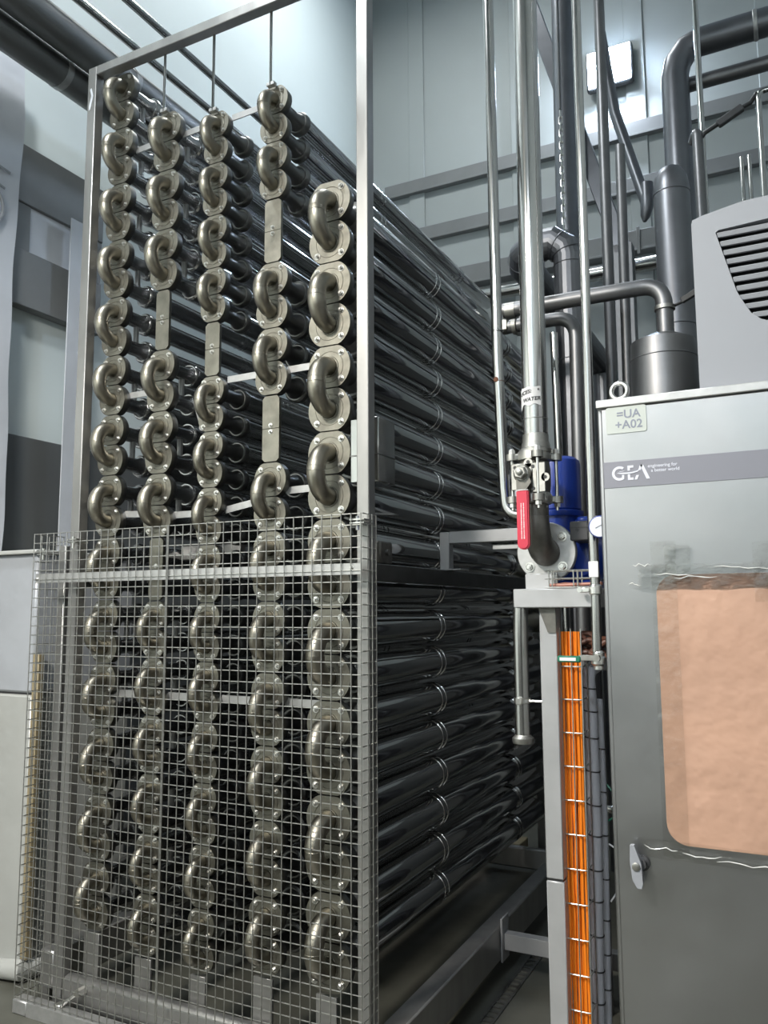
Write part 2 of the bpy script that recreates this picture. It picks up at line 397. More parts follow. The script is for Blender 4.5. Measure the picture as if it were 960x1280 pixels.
MB().prism([(-1.482, 3.98), (-1.474, 3.985), (-1.462, 4.03), (-1.458, 4.05), (-1.470, 4.09), (-1.480, 4.085), (-1.470, 4.05), (-1.484, 4.0)], -.0012, 0).build('tape_mark', M['sheet'], fr)
for k in ('B', 'C', 'D'):
    zt = SL[k][0][0]
    MB().cyl((COLS[k], .045, zt - .01), (COLS[k], .045, 4.155), .0062, 8).build('tie_rod', M['pipe'], fr)
    MB().box(COLS[k] - .02, COLS[k] + .02, .04, .062, zt - .012, zt + .004, .002).build('rod_bracket', M['galv'], fr)
names = 'ABCDE'
def strap(a, b, z0, z1):
    ra = .055 if a != 'A' else .062
    xa, xb = COLS[a] + ra, COLS[b] - .06
    MB().bar((xa, .105, z0), (xb, .105, z1), .026, .005) if False else None
    m = MB(); d = V(xb, 0, z1) - V(xa, 0, z0); nrm = V(-d.z, 0, d.x).normalized() * .014
    m.prism([(xa + nrm.x, z0 + nrm.z), (xb + nrm.x, z1 + nrm.z), (xb - nrm.x, z1 - nrm.z), (xa - nrm.x, z0 - nrm.z)], .108, .113)
    m.build('strap', M['galv'], fr)
for a, b in (('A', 'B'), ('B', 'C'), ('C', 'D')): strap(a, b, 3.783, 3.788)
for a, b in (('A', 'B'), ('C', 'D'), ('D', 'E')): strap(a, b, 2.607, 2.608)
for a, b, z0, z1 in (('A', 'B', 2.07, 2.062), ('B', 'C', 2.05, 2.05), ('C', 'D', 2.055, 2.085), ('D', 'E', 2.115, 2.118)): strap(a, b, z0, z1)
for a, b in (('A', 'B'), ('B', 'C'), ('C', 'D'), ('D', 'E')): strap(a, b, 1.293, 1.293)
pb = bolt_mesh(.0072).mesh('bolt', M['bolt'])
for k, slots in SL.items():
    x = COLS[k]; n = 0
    for i, (zt, zb, kd) in enumerate(slots):
        zc = (zt + zb) / 2; h = zt - zb
        if kd == 'plate':
            w = .040 if k == 'D' else .037
            for s in (1, -1):
                z0, z1 = (zc + .0012, zt - .004) if s > 0 else (zb + .004, zc - .0012)
                c = .012; o = [(-w, z0), (w, z0), (w, z1 - c), (w - c, z1), (-w + c, z1), (-w, z1 - c)] if s > 0 else [(-w, z1), (-w, z0 + c), (-w + c, z0), (w - c, z0), (w, z0 + c), (w, z1)]
                pl = MB().prism([(x + a, b) for a, b in o], FY + .002, FY + .016).build('spacer_plate', M['flange'], fr)
                link('bolt', pb, pl, (x, FY + .002, zc + s * .013))
            continue
        p = h / 2; n += 1
        key = (k if k in 'AE' else '') + '%.4f' % p
        lab = 'satin steel U-bend, %s from the top in %s' % (ORD[n - 1], CN[k])
        make_bend(key, p, k == 'E', lab, (x, FY, zc), 'U-bends of the heat exchanger')
        for s, w in ((1, 'upper'), (-1, 'lower')):
            make_tube(k, p, 'tube behind the %s flange of the %s U-bend in %s' % (w, ORD[n - 1], CN[k]), (x, FY, zc + s * p / 2), s > 0, key + k)
    zb = slots[-1][1]; w = .036 if k == 'C' else .042
    MB().box(x - w, x + w, .058, .07, .10, zb - .006, .001).build('support_leg', M['frame'], fr)
# rear U-bends of the big-bore column (visible past the far tube ends)
el = None
for i in range(5):
    zc = 3.338 - .3377 * (i + 1)
    t = make_bend('E%.4f' % (.3377 / 2), .3377 / 2, True, 'U-bend at the far tube ends, %s from the top, beyond the clamped pipes' % ORD[i], (COLS['E'], FY + L_TUBE + .04, zc), 'far-end U-bends')
    t.rotation_euler = (0, 0, PI)
MB().box(-.235, -.185, 2.745, 2.80, 0, 3.338 - .3377 * 5 - .168, .003).build('rear_support', M['frame'], fr)
# loose flat lever near the second column
lv = MB(); lv.bar((0, 0, 0), (.046, .0, -.125), .004, .026); lv.cyl((.046, -.006, -.125), (.046, .006, -.125), .017, 16); lv.cyl((.046, -.012, -.125), (.046, -.006, -.125), .007, 10)
tag(lv.build('flat_lever', M['galv'], None, (-.972, .195, 2.567)), 'short flat steel lever hanging slantwise beside the twice-plated column', 'lever')

# junction boxes on the outside of the corner post
t = thing('cover_box', 'bright folded steel cover box behind the corner post, above the rail', 'box', (.004, .14, 2.115))
MB().box(-.12, 0, -.07, .07, 0, .245, .004).build('cover', M['pipe'], t)
MB().box(-.121, .002, -.071, .071, .10, .106, .001).build('seam_strip', M['backing'], t)
t = thing('small_plate', 'small dark clamp plate standing on the side rail', 'plate', (-.02, .14, 1.812))
MB().box(-.02, .02, -.05, .05, 0, .085, .006).build('clamp_plate', M['cast'], t)
MB().cyl((.02, 0, .045), (.03, 0, .045), .012, 12).build('bolt', M['backing'], t)

# ------------------------------------------------------------------ mesh guard
t = thing('mesh_guard', 'galvanised wire mesh guard with folded sides bolted in front of the exchanger', 'guard', (0, 0, 0))
mb = MB(); X0, X1, GY, ZT = -1.634, .011, -.07, 1.984; wr = .0020
for i in range(42):
    x = X0 + .04 * i
    mb.tube([(x, GY - wr, .0), (x, GY - wr, ZT)], wr, 6)
    if i == 19: mb.tube([(x + .006, GY - wr, .0), (x + .006, GY - wr, ZT)], wr * 1.5, 6)
for j in range(50):
    z = ZT - .04 * j - wr
    if z > .03: mb.tube([(X0, .095, z), (X0, GY + wr, z), (X1, GY + wr, z), (X1, .035, z)], wr, 6)
for y in (-.035, .0, .03):
    mb.tube([(X1 + wr, y, .0), (X1 + wr, y, ZT)], wr, 6)
for y in (-.03, .01, .05, .09):
    mb.tube([(X0 - wr, y, .0), (X0 - wr, y, ZT)], wr, 6)
mb.build('wire_mesh', M['wire'], t)
MB().box(X0 + .008, .003, GY + .006, GY + .010, 1.767, 1.808, .001).build('cross_bar', M['galv'], t)
bx = MB().box(X0 - .004, -1.555, GY - .008, GY + .05, 0.0, .055, .004); bx.box(-1.555, .0, GY - .008, GY - .004, 0, .055, .001)
bx.box(-1.555, 0, GY - .004, GY + .05, .051, .055, .001)
bx.build('kick_plate', M['galv'], t)
MB().box(-1.632, -1.588, .06, .10, 0, 1.94, .003).build('side_upright', M['frame'], t)
for x, z in ((X0 + .02, 1.787), (-.035, 1.793)):
    link('bolt', bolt_mesh(.006).mesh('bolt', M['bolt']), t, (x, GY + .006, z))
for x, z in ((-1.42, 1.945), (-.02, 1.955), (-1.6, 1.9)):
    m = MB().box(x - .022, x + .035, GY + .004, .0, z - .008, z - .003); m.box(x - .022, x + .035, GY + .004, .0, z + .004, z + .009)
    m.cyl((x, GY + .02, z - .03), (x, GY + .02, z + .02), .006, 8); m.build('clamp', M['bolt'], t)
# slanted clamp by the guard foot
m = MB(); m.tube([(-1.40, -.045, .058), (-1.36, -.04, .09), (-1.31, -.03, .125)], .009, 8); m.box(-1.42, -1.385, -.06, -.02, .055, .07, .003); m.cyl((-1.31, -.045, .125), (-1.31, 0, .125), .016, 8)
m.build('foot_clamp', M['bolt'], t)

# ------------------------------------------------------------------ bracket frame, stand and things on it
t = thing('rail_bracket', 'grey square-tube bracket standing on the exchanger rail, reaching toward the red-handled valve', 'bracket', (0, .78, 1.812))
MB().box(-.045, .0, -.03, .02, 0, .170, .003).build('upright', M['stand'], t)
MB().box(-.0, .50, -.03, .02, .118, .172, .003).build('arm', M['stand'], t)
MB().box(-.06, .06, -.05, .05, 0, .006, .001).build('foot_plate', M['stand'], t)
MB().box(.19, .48, .0, .015, .086, .108, .002).build('flat_strip', M['galv'], t)

t = thing('pipe_stand', 'grey steel stand, a square post carrying a flat beam under the blue pump', 'stand', (.67, -.1, 0))
MB().box(-.026, .027, -.0, .05, .853, 1.648, .003).build('post', M['stand'], t)
MB().box(-.026, .027, -.0, .05, 0, .847, .003).build('lower_post', M['stand'], t)
MB().box(-.023, .024, .003, .047, .84, .86).build('joint_seam', M['black'], t)
MB().box(-.097, .155, -.03, .36, 1.648, 1.706, .003).build('top_beam', M['stand'], t)
MB().box(-.085, .02, .06, .068, 1.706, 1.755, .002).build('support_plate', M['stand'], t)
MB().prism([(-.026, 0), (.027, 0), (.027, -.075), (.002, -.075)], -.006, -.001).build('beam_shadow', M['cast'], t, (0, 0, 1.648))  # dark sheet painting the beam's shadow on the post
MB().box(-.06, .027, -.03, .08, 0, .012, .002).build('base_plate', M['stand'], t)
MB().cyl((-.03, .02, 1.363), (-.07, .02, 1.363), .004, 8).build('bracket_rod', M['bolt'], t)

t = thing('drain_pipe', 'short vertical steel drain pipe hanging under the beam of the stand', 'pipe', (.576, -.075, 1.238))
MB().tube([(0, 0, .0), (0, 0, .33), (.002, 0, .41)], .0235, 20).build('pipe_run', M['pipe'], t)
MB().lathe([(.0, 0), (.031, 0), (.033, .006), (.033, .016), (.026, .022), (.024, .026)], (0, 0, -.004), (0, 0, 1), 24).build('ferrule', M['castlight'], t)
m = MB().lathe([(.0245, 0), (.027, .002), (.027, .014), (.0245, .016)], (0, 0, .118), (0, 0, 1), 20); m.box(-.01, .01, -.038, -.022, .115, .137, .002)
m.build('clamp', M['bolt'], t)

# cold pipe with ball valve, elbow and flange
PX, PY = .655, -.12
t = thing('water_pipe', 'thick polished vertical pipe with a paper label, above the red-handled valve', 'pipe', (PX, PY, 2.125))
MB().cyl((0, 0, .02), (.022, 0, CZ - 2.125), .039, 28).build('pipe_run', M['pipe'], t)
MB().lathe([(.05, 0), (.05, .012), (.045, .016), (.0435, .03), (.0405, .036), (.0395, .06)], (0, 0, 0), (0, 0, 1), 28).build('weld_neck', M['castlight'], t)
MB().ring((.0005, 0, .108), (0, 0, 1), .039, .0012, 28, 6).build('weld_seam', M['castlight'], t)
# curved paper label
lab = MB(); vs = []; fs = []; na = 16; R = .0402
for i in range(na + 1):
    a = -2.80 + 2.0 * i / na
    wob = .003 * math.sin(i * .9)
    for (rr, z) in ((R, .148 - wob - (.012 if i < 4 else 0) * (4 - i) / 4), (R, .205 + .5 * wob - (.006 if i < 3 else 0)), (R + .0008, .148 - wob - (.012 if i < 4 else 0) * (4 - i) / 4), (R + .0008, .205 + .5 * wob - (.006 if i < 3 else 0))):
        vs.append((rr * math.cos(a), rr * math.sin(a), z))
for i in range(na):
    a = i * 4; fs += [(a, a + 1, a + 5, a + 4), (a + 2, a + 6, a + 7, a + 3), (a, a + 4, a + 6, a + 2), (a + 1, a + 3, a + 7, a + 5)]
fs += [(0, 2, 3, 1), (na * 4, na * 4 + 1, na * 4 + 3, na * 4 + 2)]
pl = lab.add(vs, fs).build('paper_label', M['paper'], t)
pl['label'] = 'torn paper label with handwriting'
def wrap_text(txt, size, z0, a0, tilt, par):
    me = text_mesh(txt, size, bold=.0005, extrude=.0003, shear=.15, spacing=1.05)
    for v in me.vertices:
        a = a0 + v.co.x / R; rr = R + .0012 + v.co.z
        v.co = (rr * math.cos(a), rr * math.sin(a), z0 + v.co.y + v.co.x * tilt)
    me.materials.clear(); me.materials.append(M['marker']); link('handwriting', me, par)
wrap_text('UCES:', .0165, .179, -2.62, .16, pl)
wrap_text('WATER', .0165, .158, -2.28, .08, pl)
dot = MB().cyl((0, 0, 0), (0, .002, 0), .0035, 10).build('black_dot', M['marker'], pl, (R * math.cos(-.98), R * math.sin(-.98) - .0022, .196))

t = thing('ball_valve', 'three-piece steel ball valve with a red lever handle under the labelled pipe', 'valve', (.648, PY, 2.045))
MB().lathe([(.030, -.062), (.046, -.05), (.050, -.02), (.050, .03), (.046, .055), (.036, .066)], (0, 0, 0), (0, 0, 1), 28).build('body', M['cast'], t)
TH = math.radians(25)
for z0, z1, nm in ((.058, .078, 'end_cap'), (-.075, -.055, 'end_cap')):
    m = MB().lathe([(.048, z0 - .004), (.054, z0), (.054, z1), (.046, z1 + .012)], (0, 0, 0), (0, 0, 1), 24)
    for k in range(4):
        a = TH + k * PI / 2; c = V(math.cos(a), math.sin(a), 0) * .068
        m.bar(V(0, 0, (z0 + z1) / 2), V(c.x, c.y, (z0 + z1) / 2) * 1.0, .034, z1 - z0, .003); m.lathe([(.0185, z0), (.0185, z1)], (c.x, c.y, 0), (0, 0, 1), 14)
    m.build(nm, M['castlight'], t)
for k in range(4):
    a = TH + k * PI / 2; x, y = math.cos(a) * .068, math.sin(a) * .068
    m = MB().cyl((x, y, -.098), (x, y, .092), .0052, 10)
    m.lathe([(.0105, .078), (.0105, .09), (.006, .095)], (x, y, 0), (0, 0, 1), 6); m.lathe([(.0105, -.088), (.0105, -.076)], (x, y, 0), (0, 0, 1), 6)
    m.build('tie_bolt', M['bolt'], t)
mp = MB(); 
mp.box(-.055, -.012, -.064, -.058, -.04, .042, .002); mp.box(-.012, .012, -.064, -.058, .012, .042, .002); mp.box(.012, .052, -.064, -.058, -.05, .042, .002)
mp.cyl((0, -.064, .042), (0, -.058, .042), .014, 14); mp.cyl((.052, -.064, -.005), (.052, -.058, -.005), .013, 14)
mpo = mp.build('mounting_plate', M['castlight'], t)
mh = MB()
for x, z in ((-.042, .03), (.015, .03), (.015, -.038), (.052, -.005), (0, .045)): mh.cyl((x, -.0652, z), (x, -.0636, z), .0055, 12)
mh.build('bolt_hole', M['black'], mpo)
m = MB().lathe([(.026, -.058), (.028, -.07), (.022, -.082)], (-.018, 0, .01), (0, 1, 0), 24)
m.lathe([(.021, -.082), (.021, -.096), (.017, -.099)], (-.018, 0, .01), (0, 1, 0), 6); m.lathe([(.010, -.099), (.010, -.106), (.007, -.108)], (-.018, 0, .01), (0, 1, 0), 12)
m.build('stem_nut', M['castlight'], t)
lev = MB().prism([(-.034, .005), (.004, .005), (.012, -.02), (-.006, -.045), (-.034, -.045)], -.080, -.075).build('lever', M['cast'], t)
g = MB(); o = [(-.033, -.044), (.004, -.044)] + [(-.0145 + .0185 * math.cos(a), -.205 + .0185 * math.sin(a)) for a in [-PI * i / 10 for i in range(11)]]
g.prism(o, -.088, -.070)
bm = bmesh.new(); me0 = bpy.data.meshes.new('x'); me0.from_pydata(g.v, [], g.f); bm.from_mesh(me0); bmesh.ops.recalc_face_normals(bm, faces=bm.faces)
bmesh.ops.bevel(bm, geom=[e for e in bm.edges if len(e.link_faces) == 2 and e.calc_face_angle(0) > 1.0], offset=.0035, segments=2, affect='EDGES')
g = MB().frombm(bm); gr = g.build('grip', M['red'], lev); gr['label'] = 'red vinyl grip'
m = MB().box(-.033, .004, -.087, -.071, -.045, -.0425, .0008); m.build('grip_rim', M['white'], gr)
pr = MB(); random.seed(3)
for i in range(26):
    z = -.085 - i * .0042
    for x in (-.018, -.0105):
        w = random.uniform(.0016, .0036); pr.box(x - w / 2, x + w / 2, -.0885, -.0879, z - .0014, z + .0014)
pr.build('grip_print', M['white'], gr)

t = thing('flanged_elbow', 'dark cast elbow ending in a large bright bolted flange below the red-handled valve', 'elbow', (.651, -.02, 1.824))
path = [V(.0, -.10, .152), V(.0, -.10, .10)] + [V(0, -.10, .10) + V(0, .085 * (1 - math.cos(a)), -.10 * math.sin(a)) for a in [PI / 2 * i / 10 for i in range(1, 11)]] + [V(0, .0, 0)]
m = MB().tube(path, [.038] * 2 + [.0385 + .0007 * i for i in range(len(path) - 2)], 26)
m.ring((0, -.10, .105), (0, 0, 1), .0365, .002, 26, 6); m.ring((0, -.022, 0), (0, 1, 0), .041, .004, 28, 6)
m.build('elbow', M['cast'], t)
m = MB().lathe([(.045, -.006), (.093, -.006), (.0955, -.003), (.0955, .014), (.0935, .016), (.045, .016)], (0, 0, 0), (0, 1, 0), 48)
fl = m.build('flange', M['galv'], t)
bm_ = bolt_mesh(.0115).mesh('bolt', M['bolt'])
for a in (.72, 2.42, 3.86, 5.56): link('bolt', bm_, fl, (.071 * math.cos(a), -.006, .071 * math.sin(a)))
MB().cyl((0, .016, 0), (0, .09, 0), .045, 24).build('stub', M['cast'], t)

# blue pump
t = thing('blue_pump', 'blue painted pump with an upright motor standing behind the red-handled valve', 'pump', (.665, .15, 1.706))
MB().lathe([(.070, .265), (.076, .27), (.0765, .42), (.074, .435), (.060, .447), (.02, .453)], (-.015, 0, 0), (0, 0, 1), 36).build('motor', M['blue'], t)
m = MB().lathe([(.080, .245), (.083, .25), (.083, .263), (.070, .268)], (-.015, 0, 0), (0, 0, 1), 36); m.lathe([(.062, .15), (.064, .2), (.068, .245)], (-.012, 0, 0), (0, 0, 1), 28)
m.build('adapter', M['blue'], t)
m = MB().lathe([(.02, -.075), (.06, -.07), (.085, -.035), (.095, 0), (.085, .04), (.06, .06)], (.055, 0, .10), (0, 1, 0), 32)
m.build('volute', M['blue'], t)
MB().box(-.05, .12, -.07, .06, 0, .03, .005).build('foot', M['blue'], t)
MB().box(.05, .105, -.05, .03, .03, .24, .01).build('neck_block', M['blue'], t)

t = thing('control_box', 'small charcoal sensor box beside the blue pump', 'box', (.758, .0, 1.855))
MB().box(-.028, .030, -.03, .12, 0, .062, .004).build('box_body', M['charcoal'], t)
MB().box(-.029, .031, -.031, .121, .040, .043).build('lid_seam', M['black'], t)
MB().cyl((-.005, -.032, .035), (-.005, -.028, .035), .005, 10).build('plug', M['black'], t)
t = thing('pressure_gauge', 'round white dial pressure gauge peeping out beside the cabinet edge', 'gauge', (.861, -.195, 1.879))
MB().lathe([(.0, -.010), (.031, -.010), (.033, -.006), (.033, .02), (.0, .022)], (0, 0, 0), (0, 1, 0), 32).build('case', M['blue'], t)
MB().lathe([(.0, -.0125), (.029, -.0125), (.029, -.009)], (0, 0, 0), (0, 1, 0), 32).build('dial', M['dial'], t)
MB().bar((-.012, -.0132, -.004), (.014, -.0132, .008), .0008, .0016).build('needle', M['black'], t)
MB().tube(bend_path([(0, .015, -.005), (-.045, .07, -.005), (-.045, .10, -.172)], .02, 4), .007, 10).build('stem', M['castlight'], t)

# wire basket tray on the stand with cables
t = thing('wire_basket', 'little wire basket tray lying on the beam of the stand', 'cable tray', (.668, -.105, 1.706))
m = MB(); w = .0022
for z in (.030, .054):
    m.tube([(0, 0, z), (.150, 0, z)], w, 6)
    m.tube([(0, .055, z), (.150, .055, z)], w, 6)
for x in (.012, .022, .088, .100, .140): m.tube(bend_path([(x, -.001, .055), (x, -.001, .003), (x, .056, .003), (x, .056, .055)], .01, 3), w, 6)
for y in (.0, .02, .04): m.tube([(0, y, .0035), (.150, y, .0035)], w, 6)
m.build('wire_frame', M['wire'], t)
for i in range(3):
    c = MB().tube([(.0, 0, 0), (.04, .004, .002 * i), (.09, -.003, .001), (.155, .002, .004)], .005, 8)
    tag(c.build('pink_cable', M['pink'], None, (.678, -.09 + .012 * i, 1.7165)), 'pinkish cable lying in the little wire basket on the stand', 'cable', 'pink cables in the basket')

# vertical cable ladder with orange cables
t = thing('cable_ladder', 'vertical wire cable ladder beside the post of the stand', 'cable tray', (.70, -.05, 0))
m = MB()
for x, y in ((-.004, -.016), (.030, -.020), (.060, -.016), (.062, .045), (-.004, .045)): m.tube([(x - .005, y, .0), (x, y, 1.0), (x + .002, y, 1.585)], .0021, 6)
for i in range(17):
    z = 1.47 - .0985 * i
    if z < 0: break
    o = -.004 * (1.5 - z)
    m.tube(bend_path([(-.004 + o, .045, z), (-.004 + o, -.018, z), (.060 + o, -.018, z), (.060 + o, .045, z)], .008, 3), .0023, 6)
m.build('wire_frame', M['wire'], t)
random.seed(11)
for i in range(8):
    x = .001 + .0072 * i; y = -.004 + .007 * (i % 2)
    pts = [(x + random.uniform(-.002, .002) - .005 * (1.5 - z), y + random.uniform(-.002, .002), z) for z in [1.575 - .105 * k for k in range(16)]]
    pts.append((pts[-1][0], y, 0.0))
    c = MB().tube(pts, .0046, 8)
    tag(c.build('orange_cable', M['orange'], None, (.70, -.05, 0)), 'orange cable running down inside the vertical wire cable ladder', 'cable', 'orange cables in the ladder')
random.seed(5)
for i in range(9):
    z = 1.50 + .012 * (i % 4) + .006 * i * .5; y = .01 + .018 * (i % 3)
    pts = [(.005 + .02 * (i % 3), y, z - .05), (.012 + .018 * (i % 3), y - .006, z)] + [(.03 + .02 * k, y + random.uniform(-.012, .012), z + random.uniform(-.010, .014)) for k in range(1, 7)]
    c = MB().tube(pts, .008, 8)
    tag(c.build('brown_cable', M['brown'], None, (.688, -.045, .0)), 'brown cable in the tangled bundle above the orange cables', 'cable', 'brown cables above the ladder')
def conduit(label, xs, loc, r, ties):
    t = thing('grey_conduit', label, 'conduit', loc)
    MB().tube(xs, r, 16).build('hose', M['hose'], t)
    for z in ties:
        # interpolate the hose axis at height z
        for a, b in zip(xs, xs[1:]):
            if (a[2] - z) * (b[2] - z) <= 0 and a[2] != b[2]:
                f = (z - a[2]) / (b[2] - a[2]); p = V(a).lerp(V(b), f)
                MB().ring(p, (.15, 0, 1), r + .001, .0022, 20, 6).build('cable_tie', M['black'], t); break
conduit('thick grey conduit with black ties, next to the orange cables', bend_path([(.06, .12, 1.47), (.02, .05, 1.47), (-.004, .0, 1.45), (.0, 0, 1.36), (.002, 0, 1.0), (-.008, 0, .5), (-.014, 0, .0)], .04, 5), (.760, .03, 0), .022, (1.40, 1.33, 1.25, 1.15, 1.05, .96, .86, .77, .67, .57, .48))
conduit('thin grey conduit with black ties, behind the thick grey conduit', [(.0, 0, 1.36), (.002, 0, 1.0), (-.006, 0, .5), (-.01, 0, .0)], (.776, .08, 0), .014, (1.21, 1.08, .95, .82, .70, .60, .50))
m = MB().tube(bend_path([(0, 0, 0), (.01, 0, 0), (.07, .02, -.01), (.07, .05, .05)], .03, 4), .012, 12)
tag(m.build('pipe_stub', M['pipe'], None, (.745, .12, 1.02)), 'short bent steel pipe stub behind the grey conduits', 'pipe')

for i, (lab, pts) in enumerate((('thin teal cable looping out beside the thin grey conduit', [(0, 0, .10), (.022, -.01, .085), (.034, -.005, .04), (.03, 0, .01), (.01, .0, -.005), (0, 0, -.01)]),
                                 ('thin white cable drooping beside the thin grey conduit', [(0, 0, .04), (.02, -.012, .035), (.04, -.01, .02), (.05, 0, -.03), (.02, .0, -.10), (0, 0, -.13)]))):
    P = [V(p) for p in pts]; sm = [P[0]]
    for a, b, c in zip(P, P[1:], P[2:]): sm += [(a + b * 2 + c) / 4, (b * 3 + c) / 4]
    sm.append(P[-1])
    tag(MB().tube(sm, .0028, 8).build('thin_cable', M['green'] if i == 0 else M['white'], None, (.79, .09, 1.0 - .12 * i)), lab, 'cable')

# slim pipes in front
t = thing('slim_pipe', 'slim polished pipe with a rust spot that bends at its foot before the long tubes', 'pipe', (.43, .25, 1.98))
zt = CZ - 1.98
MB().tube([(-.045, 0, zt), (-.018, 0, .6), (-.004, 0, .10), (0, 0, .05)] + [V(.05, 0, .05) + V(-.05 * math.cos(a), 0, -.05 * math.sin(a)) for a in [PI / 2 * i / 6 for i in range(1, 7)]] + [(.12, .02, 0), (.22, .04, 0)], .0205, 18).build('pipe_run', M['pipe'], t)
MB().lathe([(.021, 0), (.0225, .002), (.0225, .006), (.021, .008)], (-.0155, 0, .69), (0, 0, 1), 18).build('joint_ring', M['pipe'], t)
MB().box(.012, .05, .03, .034, .045, .155, .002).build('pale_plate', M['sheet'], t)
MB().ring((-.0145, 0, .50), (0, 0, 1), .0203, .0009, 18, 6).build('weld_seam', M['rust'], t)
MB().lathe([(.0, 0), (.010, .0), (.008, .002)], (-.0195, -.0205, .505), (0, -1, 0), 9).build('rust_spot', M['rust'], t)
t = thing('instrument_pipe', 'slim bright vertical pipe running down past the cabinet corner to a small green-handled valve', 'pipe', (.828, -.15, 1.52))
MB().tube([(.0, 0, .0), (.002, 0, .20), (0, 0, .35), (.004, 0, 1.0), (.026, 0, CZ - 1.52)], .0145, 18).build('pipe_run', M['pipe'], t)
m = MB().lathe([(.015, .165), (.019, .168), (.019, .19), (.015, .195)], (.002, 0, 0), (0, 0, 1), 18); m.box(-.042, -.012, -.018, -.01, .172, .186, .002); m.cyl((-.04, -.02, .18), (-.04, -.006, .18), .008, 10)
m.build('pipe_clip', M['bolt'], t)
MB().box(-.012, .016, -.0175, -.0135, .215, .262, .002).build('white_tag', M['white'], t)
t = thing('green_valve', 'little ball valve with a green lever at the foot of the slim bright pipe', 'valve', (.832, -.15, 1.50))
MB().lathe([(.012, .024), (.017, .018), (.017, .008), (.021, .004), (.021, -.014), (.014, -.02), (.014, -.03)], (0, 0, 0), (0, 0, 1), 18).build('body', M['bolt'], t)
m = MB().box(-.05, -.0, -.030, -.026, -.004, .012, .001); m.cyl((0, -.033, .003), (0, -.015, .003), .011, 8); lv = m.build('lever', M['castlight'], t)
gg = MB().box(-.112, -.045, -.035, -.022, -.010, .009, .003).build('grip', M['green'], lv); gg['label'] = 'green vinyl grip'
MB().box(-.105, -.058, -.0358, -.0345, -.005, .004).build('grip_print', M['white'], gg)

# ------------------------------------------------------------------ far piping
def pipe(name, label, pts, r, m, R=.06, n=18, cat='pipe', extra=None, cap=False):
    P0 = V(pts[-1]); t = thing(name, label, cat, P0)
    rel = [V(p) - P0 for p in pts]
    MB().tube(bend_path(rel, R, 8) if R else rel, r, n).build('pipe_run', m, t)
    return t
t = pipe('dark_pipe', 'dull grey pipe crossing level to an elbow above the upright tank', [(.375, .45, 2.825), (.985, .45, 2.822), (.985, .45, 2.63)], .030, M['pipedull'], .085)
MB().lathe([(.032, 0), (.037, .002), (.037, .016), (.032, .018)], (0, 0, .09), (0, 0, 1), 18).build('clamp', M['castlight'], t)
MB().cyl((-.60, 0, .192), (-.56, 0, .192), .033, 18).build('weld_collar', M['castlight'], t)
t = pipe('dull_riser', 'dull grey pipe that turns down behind the ball valve to the blue pump', [(.34, .6, 2.812), (.625, .6, 2.812), (.60, .6, 0)], .028, M['pipedull'], .09)
m = MB().lathe([(.030, 0), (.036, .003), (.036, .02), (.030, .023)], (-.238, 0, 2.812), (1, 0, 0), 18); m.box(-.29, -.25, -.03, .03, 2.79, 2.84, .006); m.cyl((-.27, 0, 2.84), (-.27, 0, 2.885), .01, 8); m.build('clamp_fitting', M['castlight'], t)
# upright tank
t = thing('upright_tank', 'dull grey upright tank with a flat seam behind the steel cabinet', 'tank', (.972, .45, 0))
MB().lathe([(.112, .0), (.116, .01), (.116, 2.535), (.112, 2.60), (.06, 2.625), (.03, 2.632)], (0, 0, 0), (0, 0, 1), 40).build('shell', M['pipedull'], t)
MB().ring((0, 0, 2.535), (0, 0, 1), .116, .002, 40, 6).build('seam', M['pipedull'], t)
t = thing('round_top_column', 'tall grey clad cylinder with a rounded top behind the upright tank', 'column', (.945, 1.2, 0))
MB().lathe([(.080, 0), (.080, 3.55), (.072, 3.61), (.05, 3.65), (.015, 3.672)], (0, 0, 0), (0, 0, 1), 36).build('shell', M['insul'], t)
m = MB().ring((0, 0, 3.53), (0, 0, 1), .080, .0025, 36, 6); m.ring((0, 0, 2.9), (0, 0, 1), .080, .0025, 36, 6); m.build('seam_ring', M['insul'], t)
# big insulated line with mitred elbow
t = thing('clad_line', 'big clad line rising and turning level with a mitred elbow, beside the lamp', 'pipe', (.865, 2.4, 0))
P = [(0, 0, 0), (.0, 0, 4.88), (.022, 0, 4.97), (.075, 0, 5.04), (.15, 0, 5.063), (1.3, 0, 5.063)]
MB().tube(P, .082, 32).build('cladding', M['insul'], t, angle=20)
for x in (.45, .66): MB().lathe([(.083, 0), (.087, .004), (.087, .02), (.083, .024)], (x, 0, 5.063), (1, 0, 0), 32).build('clamp_band', M['galv'], t)
MB().cyl((.9, 0, 5.14), (.9, 0, CZ), .008, 6).build('hanger_rod', M['galv'], t)
t = pipe('level_pipe', 'level pipe hung under the big clad line at its turn', [(.86, 2.55, 4.90), (1.9, 2.55, 4.90)], .045, M['pipedull'], 0)
MB().cyl((-.25, 0, .04), (-.25, 0, CZ - 4.90), .007, 6).build('hanger_rod', M['galv'], t)
# insulated gooseneck
t = thing('clad_gooseneck', 'clad inverted U duct with mitred joints behind the thick labelled pipe', 'duct', (.515, 1.0, 0))
P = [(0, 0, 0), (0, 0, 3.235), (-.02, 0, 3.28), (-.075, 0, 3.325), (-.165, .0, 3.325), (-.22, .03, 3.31), (-.245, .10, 3.285), (-.245, 1.75, 3.27), (-.245, 1.86, 3.2), (-.245, 1.88, 0)]
MB().tube(P, .074, 24).build('cladding', M['insul'], t, angle=14)
for p, d in (((0, 0, 3.2), (0, 0, 1)), ((-.010, 0, 3.26), (-.3, 0, 1)), ((-.048, 0, 3.303), (-1, 0, .7)), ((-.12, 0, 3.325), (-1, 0, 0)), ((-.235, .06, 3.30), (-.3, 1, -.2)), ((0, 0, 2.75), (0, 0, 1))): MB().ring(p, d, .0745, .0022, 24, 6).build('joint_seam', M['insul'], t)
